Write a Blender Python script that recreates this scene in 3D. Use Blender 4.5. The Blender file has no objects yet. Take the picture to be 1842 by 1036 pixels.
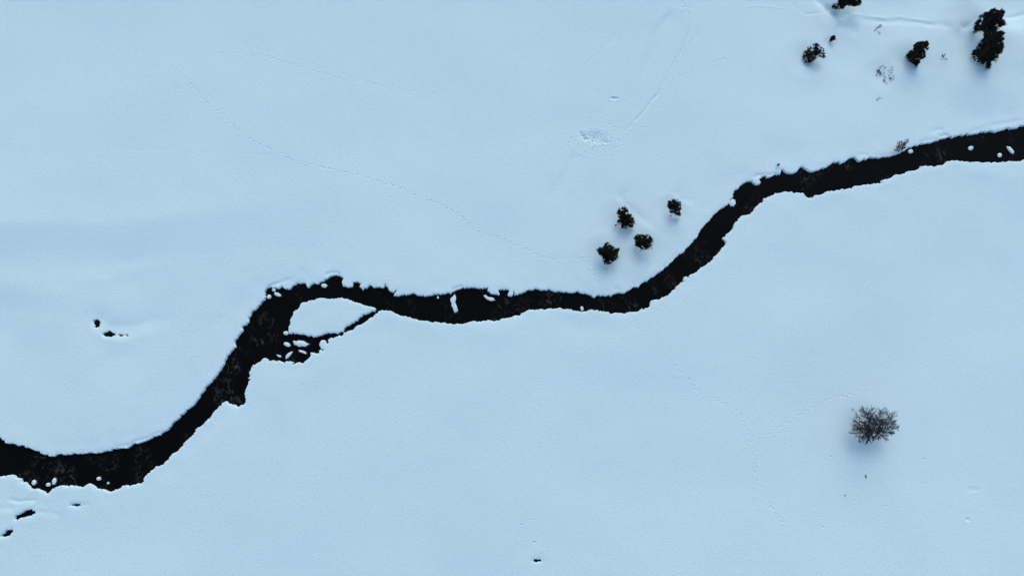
import bpy, math, random
import numpy as np
from mathutils import Vector, noise

# ------------------------------------------------------------------ camera, sky, sun, exposure
sc = bpy.context.scene
C = sc.collection
TILT, DIST, FOC = math.radians(12), 149.4, 1245.0      # drone camera: tilt from straight down, range (m), focal (px of 1842)
cam_data = bpy.data.cameras.new('camera')
cam_data.sensor_fit = 'HORIZONTAL'; cam_data.sensor_width = 36.0
cam_data.lens = 36.0 * FOC / 1842.0
cam_data.clip_start = 1.0; cam_data.clip_end = 8000.0
cam = bpy.data.objects.new('camera', cam_data); C.objects.link(cam)
CAMP = (0.0, -DIST * math.sin(TILT), DIST * math.cos(TILT))
cam.location = CAMP; cam.rotation_euler = (TILT, 0, 0)
sc.camera = cam

SUN_EL, SUN_AZ = math.radians(39), math.radians(9)    # azimuth clockwise from +Y (top of the picture)
world = bpy.data.worlds.new('World'); sc.world = world; world.use_nodes = True
nt = world.node_tree
bg = nt.nodes['Background']
sky = nt.nodes.new('ShaderNodeTexSky'); sky.sky_type = 'NISHITA'
sky.sun_disc = False; sky.sun_elevation = SUN_EL; sky.sun_rotation = SUN_AZ
sky.air_density = 1.0; sky.dust_density = 3.0; sky.ozone_density = 0.25; sky.altitude = 800
nt.links.new(sky.outputs[0], bg.inputs[0]); bg.inputs[1].default_value = 0.15
sl = bpy.data.lights.new('sun', 'SUN'); sl.energy = 0.62; sl.angle = math.radians(50); sl.color = (1.0, 0.99, 0.93)
so = bpy.data.objects.new('sun', sl); C.objects.link(so)
sd_ = Vector((math.sin(SUN_AZ) * math.cos(SUN_EL), math.cos(SUN_AZ) * math.cos(SUN_EL), math.sin(SUN_EL)))
so.rotation_euler = sd_.to_track_quat('Z', 'Y').to_euler(); so.location = (0, 60, 120)
sc.view_settings.view_transform = 'Standard'; sc.view_settings.look = 'None'
sc.view_settings.gamma = 1.0; sc.view_settings.use_curve_mapping = False
sc.view_settings.exposure = 0.37

# ------------------------------------------------------------------ survey helpers
ct, st_ = math.cos(TILT), math.sin(TILT)
def P(x, y, z=0.0):
    """ground position (metres) of a point surveyed on the 1842-wide photograph, at height z"""
    u, v = (x - 921.0) / FOC, (518.0 - y) / FOC
    dx, dy, dz = u, v * ct + st_, v * st_ - ct
    t = (z - CAMP[2]) / dz
    return (CAMP[0] + dx * t, CAMP[1] + dy * t, z)
def Z(x0, y0, s, pts):
    return [(x0 + a / s, y0 + b / s) for a, b in pts]
S = 4.3156
tA = lambda p: Z(0, 740, S, p);    tB = lambda p: Z(240, 620, S, p); tC = lambda p: Z(400, 480, S, p)
tD = lambda p: Z(660, 450, S, p);  tE = lambda p: Z(940, 450, S, p); tF = lambda p: Z(1140, 260, S, p)
tG = lambda p: Z(1340, 200, S, p); tH = lambda p: Z(1522, 160, S, p)
tI = lambda p: Z(130, 540, 10.36, p); tJ = lambda p: Z(900, 930, 9.77, p)
tK = lambda p: Z(200, 50, 3.289, p);  tL = lambda p: Z(600, 200, 3.454, p)
tM = lambda p: Z(1180, 640, 3.237, p); tN = lambda p: Z(920, 0, 3.572, p)
tO = lambda p: Z(0, 400, 3.454, p);   tP = lambda p: Z(1420, 0, 4.365, p)
tQ = lambda p: Z(0, 860, 5.756, p);   tR = lambda p: Z(1020, 320, 5.18, p)
tS = lambda p: Z(1430, 0, 8.285, p);  tT = lambda p: Z(1720, 0, 7.97, p)
tU = lambda p: Z(1560, 20, 6.094, p); tV = lambda p: Z(1500, 700, 7.97, p)
tW = lambda p: Z(460, 480, 7.085, p)
ZB = -0.2
def W(pts, z=ZB):
    return np.array([P(a, b, z)[:2] for a, b in pts])

# ------------------------------------------------------------------ materials
def new_mat(name):
    m = bpy.data.materials.new(name); m.use_nodes = True
    n = m.node_tree
    return m, n, n.nodes['Principled BSDF']
def noise_col(n, bsdf, c1, c2, scale, lo=0.35, hi=0.65, detail=4):
    tc = n.nodes.new('ShaderNodeTexCoord'); no = n.nodes.new('ShaderNodeTexNoise')
    no.inputs['Scale'].default_value = scale; no.inputs['Detail'].default_value = detail
    r = n.nodes.new('ShaderNodeValToRGB')
    r.color_ramp.elements[0].position = lo; r.color_ramp.elements[0].color = (*c1, 1)
    r.color_ramp.elements[1].position = hi; r.color_ramp.elements[1].color = (*c2, 1)
    n.links.new(tc.outputs['Object'], no.inputs['Vector']); n.links.new(no.outputs['Fac'], r.inputs['Fac'])
    n.links.new(r.outputs['Color'], bsdf.inputs['Base Color'])
    return tc, no, r
def snow_material(name):
    m, n, b = new_mat(name)
    noise_col(n, b, (0.605, 0.805, 0.84), (0.63, 0.83, 0.865), 0.03)
    tc0, no0, ramp0 = n.nodes['Texture Coordinate'], None, n.nodes['Color Ramp']
    gr = n.nodes.new('ShaderNodeTexNoise'); gr.inputs['Scale'].default_value = 3.2; gr.inputs['Detail'].default_value = 5; gr.inputs['Roughness'].default_value = .75
    mr = n.nodes.new('ShaderNodeMapRange'); mr.inputs['From Min'].default_value = .3; mr.inputs['From Max'].default_value = .7
    mr.inputs['To Min'].default_value = .955; mr.inputs['To Max'].default_value = 1.03
    mx = n.nodes.new('ShaderNodeMix'); mx.data_type = 'RGBA'; mx.blend_type = 'MULTIPLY'; mx.inputs['Factor'].default_value = 1
    n.links.new(tc0.outputs['Object'], gr.inputs['Vector']); n.links.new(gr.outputs['Fac'], mr.inputs['Value'])
    n.links.new(ramp0.outputs['Color'], mx.inputs['A']); n.links.new(mr.outputs['Result'], mx.inputs['B']); n.links.new(mx.outputs['Result'], b.inputs['Base Color'])
    b.inputs['Roughness'].default_value = 0.85; b.inputs['Specular IOR Level'].default_value = 0.15
    tc = n.nodes.new('ShaderNodeTexCoord')
    prev = None
    for scale, dist, st in ((4.5, 0.14, 0.6), (1.3, 0.05, 0.25), (0.35, 0.15, 0.15)):
        no = n.nodes.new('ShaderNodeTexNoise'); no.inputs['Scale'].default_value = scale; no.inputs['Detail'].default_value = 6
        bp = n.nodes.new('ShaderNodeBump'); bp.inputs['Distance'].default_value = dist; bp.inputs['Strength'].default_value = st
        n.links.new(tc.outputs['Object'], no.inputs['Vector']); n.links.new(no.outputs['Fac'], bp.inputs['Height'])
        if prev: n.links.new(prev.outputs['Normal'], bp.inputs['Normal'])
        prev = bp
    n.links.new(prev.outputs['Normal'], b.inputs['Normal'])
    return m
M_SNOW = snow_material('snow')
def simple(name, c1, c2, scale, rough=0.8, spec=0.2):
    m, n, b = new_mat(name); noise_col(n, b, c1, c2, scale)
    b.inputs['Roughness'].default_value = rough; b.inputs['Specular IOR Level'].default_value = spec
    return m
M_PINE = simple('pine_needles', (0.013, 0.014, 0.010), (0.034, 0.033, 0.024), 1.6, 0.9, 0.05)
M_PBARK = simple('pine_bark', (0.02, 0.017, 0.015), (0.05, 0.038, 0.03), 5, 0.9, 0.05)
M_BARK = simple('bare_bark', (0.05, 0.048, 0.052), (0.10, 0.095, 0.098), 4, 0.9, 0.05)
M_SHRUB = simple('shrub_bark', (0.07, 0.065, 0.075), (0.12, 0.11, 0.12), 4)
M_DRY = simple('dry_needles', (0.035, 0.037, 0.03), (0.09, 0.075, 0.05), 6)
M_ROCK = simple('wet_rock', (0.012, 0.013, 0.015), (0.045, 0.046, 0.05), 4, 0.6, 0.3)
def water_material():
    m, n, b = new_mat('river_water')
    b.inputs['Roughness'].default_value = 0.06; b.inputs['IOR'].default_value = 1.33
    b.inputs['Specular IOR Level'].default_value = 0.13
    tc = n.nodes.new('ShaderNodeTexCoord')
    mp = n.nodes.new('ShaderNodeMapping'); mp.inputs['Scale'].default_value = (1.0, 0.75, 1)
    n.links.new(tc.outputs['Object'], mp.inputs['Vector'])
    big = n.nodes.new('ShaderNodeTexNoise'); big.inputs['Scale'].default_value = 0.16; big.inputs['Detail'].default_value = 2
    rb = n.nodes.new('ShaderNodeMapRange'); rb.inputs['From Min'].default_value = 0.50; rb.inputs['From Max'].default_value = 0.72
    fine = n.nodes.new('ShaderNodeTexNoise'); fine.inputs['Scale'].default_value = 0.8; fine.inputs['Detail'].default_value = 4
    fine.inputs['Distortion'].default_value = 1.6; fine.inputs['Roughness'].default_value = 0.65
    rf = n.nodes.new('ShaderNodeMapRange'); rf.inputs['From Min'].default_value = 0.52; rf.inputs['From Max'].default_value = 0.85
    mul = n.nodes.new('ShaderNodeMath'); mul.operation = 'MULTIPLY'
    mix = n.nodes.new('ShaderNodeMix'); mix.data_type = 'RGBA'
    mix.inputs['A'].default_value = (0.003, 0.0027, 0.0023, 1); mix.inputs['B'].default_value = (0.105, 0.115, 0.12, 1)
    for q in (big, fine): n.links.new(mp.outputs['Vector'], q.inputs['Vector'])
    n.links.new(big.outputs['Fac'], rb.inputs['Value']); n.links.new(fine.outputs['Fac'], rf.inputs['Value'])
    n.links.new(rb.outputs['Result'], mul.inputs[0]); n.links.new(rf.outputs['Result'], mul.inputs[1])
    n.links.new(mul.outputs[0], mix.inputs['Factor']); n.links.new(mix.outputs['Result'], b.inputs['Base Color'])
    bp = n.nodes.new('ShaderNodeBump'); bp.inputs['Distance'].default_value = 0.03; bp.inputs['Strength'].default_value = 0.3
    n.links.new(fine.outputs['Fac'], bp.inputs['Height']); n.links.new(bp.outputs['Normal'], b.inputs['Normal'])
    return m
M_WATER = water_material()

# ------------------------------------------------------------------ object helpers
def link(name, verts, faces, mat, parent=None, smooth=False):
    me = bpy.data.meshes.new(name); me.from_pydata([tuple(v) for v in verts], [], faces)
    me.materials.append(mat)
    if smooth: me.polygons.foreach_set('use_smooth', [True] * len(me.polygons))
    me.update()
    o = bpy.data.objects.new(name, me); C.objects.link(o)
    if parent:
        o.parent = parent
    return o
def thing(name, label, cat, loc, group=None):
    o = bpy.data.objects.new(name, None); C.objects.link(o)
    o.location = loc; o.empty_display_size = 0.5; o['label'] = label; o['category'] = cat
    if group: o['group'] = group
    return o

# ------------------------------------------------------------------ river outline
up = [(-3000, 60), (-1200, 500), (-700, 560), (-300, 660), (-60, 755)]
up += tA([(0,195),(20,215),(50,238),(80,245),(110,246),(140,260),(180,262),(215,275),(250,288),(275,298),(290,298),(330,316),(370,332),(405,345),(425,342),(445,328),(470,326),(500,332),(560,326),(610,320),(660,317),(715,319),(745,323),(800,314),(850,302),(890,290),(930,284),(985,287),(1010,280),(1040,258),(1075,247),(1120,232),(1150,222),(1200,198),(1250,172)])
up += tB([(270,648),(340,580),(400,520),(460,470),(500,425),(540,365),(575,315),(620,270),(655,225),(680,185),(705,135),(740,75),(785,25)])
up += tC([(103,625),(98,595),(105,570),(120,540),(135,520),(155,503),(165,490),(160,465),(172,452),(190,445),(205,425),(204,400),(215,380),(235,345),(265,332),(285,300),(310,270),(335,245),(330,215),(332,190),(345,168),(365,157),(385,156),(395,163),(410,163),(440,160),(455,155),(457,138),(465,145),(480,162),(505,172),(530,170),(550,152),(580,138),(610,132),(650,127),(660,150),(680,157),(690,142),(715,132),(745,133),(755,120),(790,105),(820,85),(840,68),(870,63),(905,68),(920,80),(945,92),(930,122),(940,145),(975,150),(1010,155),(1015,135),(1020,122),(1045,120),(1075,132),(1068,155),(1090,175),(1105,160),(1130,150),(1155,145),(1170,155),(1215,158),(1245,155),(1265,138),(1280,145),(1285,170),(1300,182),(1330,190),(1355,180),(1350,200),(1338,222)])
up += tD([(220,350),(250,350),(300,345),(375,338),(385,352),(430,362),(470,355),(485,345),(500,352),(530,345),(560,345),(575,355),(590,345),(620,335),(650,335),(680,318),(720,300),(750,292),(760,300),(775,290),(830,292),(880,294),(935,298),(940,318),(965,332),(1000,340),(1025,345),(1028,325),(1015,312),(1050,305),(1080,305),(1105,318),(1095,330),(1100,352),(1120,358),(1135,345),(1138,318),(1145,320),(1145,345),(1160,348),(1190,335),(1225,322),(1260,312),(1290,305),(1310,295),(1340,308)])
up += tE([(150,315),(180,315),(205,308),(235,322),(270,322),(300,320),(350,330),(400,330),(415,318),(440,328),(480,338),(530,345),(550,368),(565,372),(570,358),(610,355),(660,350),(700,350),(740,338),(790,335),(830,308),(855,285),(895,282),(910,268),(950,245),(985,225),(1030,200),(1080,160),(1130,115),(1180,65),(1225,25)])
up += tF([(392,820),(430,785),(465,745),(490,715),(510,680),(535,640),(570,598),(610,560),(625,530),(665,500),(710,478),(735,450),(745,428),(765,410),(770,385),(785,355),(820,330),(865,300),(915,278),(925,290),(945,305),(975,302),(978,288),(968,280),(975,262),(990,252),(1020,255),(1045,262),(1060,248),(1090,232),(1130,225),(1140,198),(1155,200),(1175,220),(1210,225),(1265,220),(1275,195),(1300,172),(1325,185),(1350,205)])
up += tG([(518,469),(545,465),(590,450),(640,435),(665,420),(690,395),(710,395),(735,405),(775,395),(795,375),(830,360),(850,358),(858,380),(880,395),(905,388),(915,375),(940,375),(950,362),(990,362),(1010,358),(1040,365),(1065,358),(1090,360),(1130,350),(1180,340),(1200,325),(1240,302),(1270,285),(1310,270)])
up += tH([(595,427),(660,415),(700,400),(730,385),(765,383),(800,378),(840,375),(880,362),(925,355),(970,352),(1020,345),(1075,335),(1120,330),(1150,335),(1190,320),(1240,312),(1290,308),(1330,300),(1350,288),(1381,283)])
up += [(1950, 212), (2200, 150), (2700, 60), (4500, -60)]
lo = [(4500, 20), (2700, 150), (2200, 235), (1950, 288)]
lo += tH([(1381,555),(1370,563),(1300,567),(1230,570),(1165,574),(1100,572),(1045,573),(1000,567),(960,565),(920,572),(880,558),(820,557),(785,568),(760,585),(720,597),(660,603),(600,602),(580,605),(575,618),(545,632),(500,642),(460,655),(400,665),(370,678),(350,700),(300,705),(272,712),(265,725),(275,738),(240,736),(180,740),(120,750),(60,752),(42,772)])
lo += tG([(785,603),(740,610),(680,622),(620,632),(600,645),(540,660),(530,672),(470,682),(465,660),(445,645),(400,635),(350,630),(300,628),(235,635),(220,655),(150,682),(140,710),(95,735),(75,762),(40,795),(0,812)])
lo += tF([(835,562),(815,590),(790,605),(770,650),(735,690),(705,720),(695,735),(718,755),(715,780),(690,805),(675,835),(630,870),(610,900),(560,930),(520,965),(500,988),(450,1010)])
lo += tE([(1300,198),(1290,215),(1275,205),(1255,210),(1248,240),(1215,265),(1190,285),(1185,300),(1150,325),(1120,350),(1080,365),(1060,382),(1030,385),(1000,392),(988,410),(985,435),(960,445),(940,458),(910,462),(880,478),(830,485),(790,495),(740,490),(690,492),(660,480),(600,470),(540,465),(515,468),(500,480),(460,480),(420,470),(370,463),(320,458),(280,452),(240,455),(200,450),(180,460),(120,465),(50,468),(0,495)])
lo += tD([(1150,512),(1090,528),(1045,535),(1015,550),(930,548),(860,556),(800,552),(780,568),(740,575),(690,573),(640,566),(560,566),(490,560),(465,545),(400,542),(350,535),(310,518),(250,505),(190,482),(180,470),(150,470),(110,468),(92,475)])
lo += tC([(1205,365),(1180,385),(1150,400),(1105,440),(1055,455),(1000,495),(950,515),(935,535),(900,542),(850,558),(825,570),(822,602),(805,604),(808,582),(795,573),(770,578),(757,595),(757,610),(775,630),(790,650),(782,658),(765,645),(753,650),(750,672),(720,668),(690,665),(688,695),(670,720),(630,748),(590,745),(550,758),(545,742),(500,738),(430,725),(425,735),(410,728),(385,737),(360,730),(340,710),(320,712),(290,738),(250,762),(225,790),(215,815),(215,850),(205,862),(218,874),(208,900)])
lo += tB([(900,290),(885,330),(872,380),(877,420),(870,450),(850,468),(812,480),(780,465),(745,455),(725,435),(690,455),(660,490),(620,540),(570,590),(530,630),(490,655),(470,695),(430,730),(400,765),(395,785),(340,835),(305,845),(270,885),(225,925),(180,945),(160,970),(110,1010),(85,1036)])
lo += tA([(1122,545),(1085,560),(1030,568),(1005,585),(985,577),(950,580),(935,598),(900,610),(855,625),(800,610),(750,592),(720,572),(690,562),(665,575),(640,587),(590,583),(545,573),(490,577),(445,585),(410,600),(375,637),(345,620),(315,600),(245,598),(230,580),(215,555),(180,555),(160,525),(135,515),(90,495),(70,497),(40,505),(5,500)])
lo += [(-60, 852), (-300, 790), (-700, 700), (-1200, 660), (-3000, 260)]
river = W(up + lo)
island = W(tC([(523,516),(520,480),(527,440),(545,390),(555,360),(585,330),(600,305),(622,282),(660,272),(720,258),(750,245),(800,245),(860,248),(930,243),(950,252),(985,257),(1030,275),(1090,298),(1150,310),(1175,318),(1193,332),(1180,342),(1140,350),(1090,375),(1055,400),(1020,440),(975,465),(935,495),(890,510),(820,515),(780,525),(735,545),(710,545),(660,532),(610,525),(560,520)]))
pools = [(lambda w: w.mean(0) + (w - w.mean(0)) * 1.0 + 0.22 * (w - w.mean(0)) / (np.hypot(*(w - w.mean(0)).T)[:, None] + .01))(W(q, -0.1)) for q in (
    tA([(125,838),(130,810),(160,795),(200,778),(230,765),(262,770),(268,790),(245,802),(200,806),(165,823),(140,840)]),
    tA([(20,960),(35,940),(60,930),(85,918),(92,935),(70,957),(35,968)]),
    tA([(565,724),(600,718),(627,723),(622,732),(595,731)]),
    tI([(405,430),(410,395),(440,385),(470,392),(479,430),(480,470),(455,492),(425,475)]),
    tI([(588,632),(620,610),(680,598),(720,608),(765,610),(795,632),(770,652),(720,664),(680,670),(630,658)]),
    tI([(840,648),(880,634),(920,646),(1020,655),(920,668)]),
    tJ([(620,748),(650,752),(690,748),(710,758),(697,775),(650,772),(622,768)]))]
rings = [river, island] + pools

# ------------------------------------------------------------------ snow features
rng = np.random.default_rng(7)
# (kind, points, width, depth)   groove = trench, scarp = step whose lower side is on the left walking along the points
feat = []
def groove(p, w, d): feat.append((0, W(p, 0), w, d))
def ridge(p, w, d): feat.append((0, W(p, 0), w, -d))
def scarp(p, w, d): feat.append((1, W(p, 0), w, d))
groove(tP([(200,-60),(240,0),(290,45),(350,90),(430,120),(520,140)]), 1.3, 0.65)
groove(tP([(520,140),(640,152),(760,162),(870,150),(980,165),(1080,178),(1200,195),(1340,200)]), 0.9, 0.22)
ridge(tP([(430,92),(520,115),(640,128),(760,142),(870,128),(980,145),(1080,160),(1200,178)]), 0.5, 0.16)
groove(tP([(1340,200),(1400,195),(1450,155),(1530,140)]), 0.9, 0.3)
groove(tP([(1640,140),(1750,125),(1842,105),(1950,80)]), 0.6, 0.22)
groove(tP([(370,185),(450,205),(560,235)]), 1.6, 0.4)
groove(tP([(0,5),(60,60),(130,110),(260,95),(330,80)]), 0.3, 0.07)
scarp(tR([(415,140),(470,205),(520,260),(600,340),(660,395),(720,445),(800,500),(880,560)]), 1.2, 0.20)
scarp(tR([(950,150),(1010,185),(1050,225),(1120,245),(1240,248)]), 1.1, 0.16)
scarp(tI([(150,300),(290,400),(400,505),(520,585),(600,670),(800,690),(1000,672),(1250,620),(1450,585),(1800,560),(2100,550)]), 2.4, 0.34)
scarp(tO([(-900,330),(-400,250),(0,200),(300,190),(600,200),(900,180),(1300,120),(1900,60)]), 7.0, -0.8)
scarp(tO([(-400,470),(100,500),(420,560),(560,610)]), 4.0, -0.25)
ridge(tO([(420,380),(600,345),(760,315),(900,285),(1100,250)]), 1.6, 0.10)
scarp(tN([(1040,40),(960,120),(910,180),(880,260),(860,340),(830,430),(800,520),(740,600)]), 1.2, 0.22)
scarp(tL([(1480,230),(1420,370),(1340,490),(1310,540),(1300,580)]), 1.0, 0.12)
groove(tN([(1130,10),(1140,100),(1140,200),(1120,270),(1080,350),(1030,430),(980,520),(930,610),(880,680),(820,750),(740,830),(680,860)]), 0.32, 0.09)
groove(tN([(1190,60),(1180,230),(1120,330),(1060,420),(1010,510),(950,600),(900,650),(840,715)]), 0.28, 0.08)
groove(tN([(1215,60),(1212,200),(1160,300)]), 0.25, 0.05)
groove(tN([(440,435),(560,355),(640,260),(720,180),(800,100),(870,20)]), 0.2, 0.05)
ridge(tN([(1480,55),(1560,40),(1680,44),(1786,60)]), 0.3, 0.06)
groove(tN([(440,845),(455,870),(478,897)]), 0.35, 0.30)
groove(tQ([(80,210),(190,240),(300,228),(400,225)]), 0.35, 0.13)
groove(tQ([(400,250),(370,290),(352,330)]), 0.35, 0.14)
groove(tQ([(370,340),(480,350),(560,360),(640,375)]), 0.5, 0.12)
groove(tQ([(120,540),(150,500),(165,430)]), 0.3, 0.25)
groove(tQ([(700,275),(830,268),(950,268)]), 0.35, 0.12)
groove(tQ([(740,970),(850,955),(960,965)]), 0.4, 0.07)
groove(tQ([(0,330),(60,300),(160,320)]), 0.6, 0.1)
groove(tW([(110,300),(200,236),(320,200),(400,172),(500,148)]), 0.40, 0.16)
groove(tW([(470,232),(540,200),(600,180),(650,190)]), 0.40, 0.15)
groove(tW([(880,120),(960,72),(1040,78),(1090,112)]), 0.40, 0.15)
groove(tH([(660,345),(700,320),(760,315)]), 0.46, 0.11)
groove(tH([(725,378),(770,356),(810,372)]), 0.40, 0.19)
groove(tH([(930,340),(1020,318),(1080,300),(1180,275),(1330,252),(1420,240)]), 0.57, 0.10)
groove(tH([(560,418),(620,402),(690,388)]), 0.40, 0.10)
groove(tD([(655,318),(695,290),(750,282)]), 0.34, 0.14)
groove(tA([(840,296),(930,268),(1000,262),(1050,230),(1150,203),(1200,178),(1290,140)]), 0.37, 0.14)
groove(tA([(560,312),(660,304),(760,308),(830,298)]), 0.34, 0.07)
groove(tF([(915,266),(960,240),(1020,233),(1060,238),(1120,220)]), 0.40, 0.15)
groove(tG([(870,345),(930,332),(965,352)]), 0.40, 0.14)
groove(tG([(1030,348),(1100,342),(1170,325)]), 0.40, 0.11)
groove(tE([(1080,148),(1170,60),(1210,22)]), 0.34, 0.07)
groove(tE([(700,310),(730,300),(760,312)]), 0.57, 0.09)
groove(tK([(0,738),(120,725),(330,725),(620,748),(900,758),(1100,755)]), 0.23, 0.02)

wells = []   # (x, y, radius, depth) tree wells
def well(px, py, r, d):
    x, y, _ = P(px, py); wells.append((x, y, r, d))

dents = []   # (x, y, ux, uy, half length, half width, depth)
def prints(p, step=0.85, off=0.13, L=0.27, Wd=0.15, D=0.13, skip=0.12):
    q = W(p, 0); side = 1
    for i in range(len(q) - 1):
        d = q[i + 1] - q[i]; n = np.hypot(*d)
        if n < 1e-6: continue
        u = d / n; k = max(1, int(round(n / step)))
        for j in range(k):
            if rng.random() < skip: continue
            c = q[i] + d * (j + 0.5 * rng.random()) / k + np.array([-u[1], u[0]]) * side * off * rng.uniform(.6, 1.4)
            side = -side
            dents.append((c[0], c[1], u[0], u[1], L * rng.uniform(.8, 1.2), Wd * rng.uniform(.8, 1.2), D * rng.uniform(.6, 1.2)))
prints(tK([(350,225),(420,280),(500,370),(560,440),(640,510),(720,580),(770,635),(850,680),(940,720),(1000,745),(1060,780),(1130,815),(1200,820),(1300,845)]), D=.15)
prints(tL([(0,370),(60,380),(130,398),(190,408),(260,435),(320,450),(390,465),(450,495),(520,525),(570,548),(640,570),(710,600),(780,645),(820,675),(850,710),(900,740),(960,765),(1050,795),(1120,825),(1170,850),(1230,868),(1290,905),(1350,917),(1400,917),(1450,912),(1510,912),(1560,918)]), D=.16)
prints(tK([(550,160),(650,155),(740,155),(840,172),(930,180),(1020,210),(1100,232),(1180,258),(1260,278),(1340,300),(1390,320)]), D=.12)
prints(tK([(1480,315),(1600,350),(1700,390),(1842,402)]), D=.06)
prints(tK([(750,115),(900,140),(1000,165),(1150,210),(1250,240),(1370,270),(1480,320),(1640,350),(1760,375),(1842,378)]), D=.07)
prints(tM([(60,0),(100,55),(140,95),(190,150),(220,190),(280,225),(340,252),(380,270),(440,300),(490,330),(505,380),(530,430),(550,500),(580,550),(583,620),(578,690),(590,740),(630,785),(650,830),(680,890),(720,940),(760,1000)]), D=.12)
prints(tM([(590,495),(640,465),(680,440),(740,405),(800,375),(850,335),(910,295),(970,275),(1030,240),(1100,237),(1160,212),(1215,200)]) + [(1566, 699)], D=.14)
prints(tN([(1000,540),(1060,500),(1140,470),(1210,435),(1290,400),(1340,380),(1410,380)]), D=.13)
prints(tN([(740,850),(820,830),(885,812)]), D=.12)
prints(tN([(1200,220),(1280,140),(1380,95),(1480,55),(1560,45),(1680,50),(1786,65)]), D=.08)
prints(tN([(1130,30),(1140,100),(1140,200),(1100,310),(1010,470),(940,600),(860,710),(740,840)]), D=.10, step=.6)
prints(tE([(340,150),(400,110),(470,75)]), D=.10)
prints(tE([(490,60),(520,130),(560,200),(575,270)]), D=.09, step=.6, off=.4)
prints([(1088, 250), (1082, 330), (1075, 400), (1064, 440), (1060, 470)], D=.05, off=.3)
prints(tE([(840,520),(880,570),(940,630),(1010,690),(1080,770),(1130,850),(1220,940)]), D=.06)
for _ in range(260):                                      # trampled patch
    a = rng.normal([0, 0], [0.45, 0.38]); c = np.array([1070, 252]) + a * np.array([44, 34])
    x, y, _z = P(c[0], c[1]); t = rng.uniform(0, 6.28)
    dents.append((x, y, math.cos(t), math.sin(t), .22, .14, rng.uniform(.05, .17)))
for _ in range(80):
    c = np.array([1105, 215]) + rng.normal([0, 0], [18, 14])
    x, y, _z = P(c[0], c[1]); t = rng.uniform(0, 6.28)
    dents.append((x, y, math.cos(t), math.sin(t), .22, .12, rng.uniform(.03, .09)))
for _ in range(45):
    c = np.array([1236, 8]) + rng.normal([0, 0], [8, 9])
    x, y, _z = P(c[0], c[1]); t = rng.uniform(0, 6.28)
    dents.append((x, y, math.cos(t), math.sin(t), .22, .14, rng.uniform(.05, .14)))
for _ in range(40):
    c = np.array([1075, 480]) + rng.normal([0, 0], [9, 11])
    x, y, _z = P(c[0], c[1]); t = rng.uniform(0, 6.28)
    dents.append((x, y, math.cos(t), math.sin(t), .22, .12, rng.uniform(.03, .08)))
for px, py, L, w, d in ((1104,178,.7,.4,.45),(1112,177,.5,.15,.2),(1068,248,2.3,1.3,.30),(1054,251,.45,.4,.38),(1089,256,.5,.4,.28),
                        (1740,934,.5,.4,.2),(938,943,.2,.15,.3),(961,975,.28,.2,.35),(956,934,.25,.12,.12),(956,1008,.2,.12,.2),
                        (973,995,.15,.12,.25),(1214,681,.2,.15,.25),(1239,681,.2,.15,.25),(1494,821,.2,.15,.25),(1661,825,.35,.15,.2),
                        (1592,910,.35,.15,.15),(1536,900,.25,.12,.12),(1556,930,.25,.12,.12),(1750,880,1.2,.5,.1),(1480,947,.2,.15,.2),
                        (1656,868,.3,.15,.12),(1663,870,.2,.15,.15),(1620,897,.3,.12,.1),(1332,414,.15,.12,.2),(1191,551,.15,.12,.2)):
    x, y, _z = P(px, py); dents.append((x, y, 1, 0, L, w, d))
dents = np.array(dents); dents[:, 6] *= 0.55

# trees that get a well in the snow round the stem
for w_ in ((1119,403,2.8,.30),(1153,448,2.6,.22),(1088,468,2.8,.28),(1208,380,2.0,.22),(1455,104,2.6,.3),(1494,75,1.0,.2),
           (1636,108,2.6,.4),(1752,58,4.2,.6),(1752,100,4.0,.55),(1512,14,2.6,.3),(1562,785,3.6,.3),(1588,134,2.2,.15),(1694,104,.6,.12)):
    well(w_[0] - 2, w_[1] + 1, w_[2] * 1.35, w_[3] * 1.5)

# ------------------------------------------------------------------ ground: quadtree sheet with the channel cut in
def lattice_noise(x, y, scale, seed):
    r = np.random.default_rng(seed).random((257, 257))
    u, v = x / scale + 1000.3, y / scale + 1000.7
    iu, iv = np.floor(u).astype(int), np.floor(v).astype(int)
    fu, fv = u - iu, v - iv
    fu = fu * fu * fu * (fu * (fu * 6 - 15) + 10); fv = fv * fv * fv * (fv * (fv * 6 - 15) + 10)
    a, b = iu % 256, iv % 256
    return ((r[a, b] * (1 - fu) + r[a + 1, b] * fu) * (1 - fv) + (r[a, b + 1] * (1 - fu) + r[a + 1, b + 1] * fu) * fv) * 2 - 1
def seg_of(poly, closed=True):
    a = poly; b = np.roll(poly, -1, 0) if closed else poly[1:]
    return (a, b) if closed else (a[:-1], b)
def seg_dist(x, y, A, B, want_side=False):
    best = np.full(x.shape, 1e9); side = np.zeros(x.shape); tt = np.zeros(x.shape)
    cum = 0.0; tot = np.hypot(*(B - A).T).sum()
    for (ax, ay), (bx, by) in zip(A, B):
        dx, dy = bx - ax, by - ay; l2 = dx * dx + dy * dy + 1e-12
        t = np.clip(((x - ax) * dx + (y - ay) * dy) / l2, 0, 1)
        d = (x - ax - t * dx) ** 2 + (y - ay - t * dy) ** 2
        m = d < best; best = np.where(m, d, best)
        if want_side:
            side = np.where(m, np.sign(dx * (y - ay) - dy * (x - ax)), side)
            tt = np.where(m, (cum + t * math.sqrt(l2)) / tot, tt)
        cum += math.sqrt(l2)
    return (np.sqrt(best), side, tt) if want_side else np.sqrt(best)
rA = np.concatenate([seg_of(r)[0] for r in rings]); rB = np.concatenate([seg_of(r)[1] for r in rings])
def inside(x, y, poly):
    c = np.zeros(x.shape, bool); n = len(poly)
    for i in range(n):
        x1, y1 = poly[i]; x2, y2 = poly[(i + 1) % n]
        if y1 == y2: continue
        c ^= ((y1 > y) != (y2 > y)) & (x < (x2 - x1) * (y - y1) / (y2 - y1) + x1)
    return c
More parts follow.
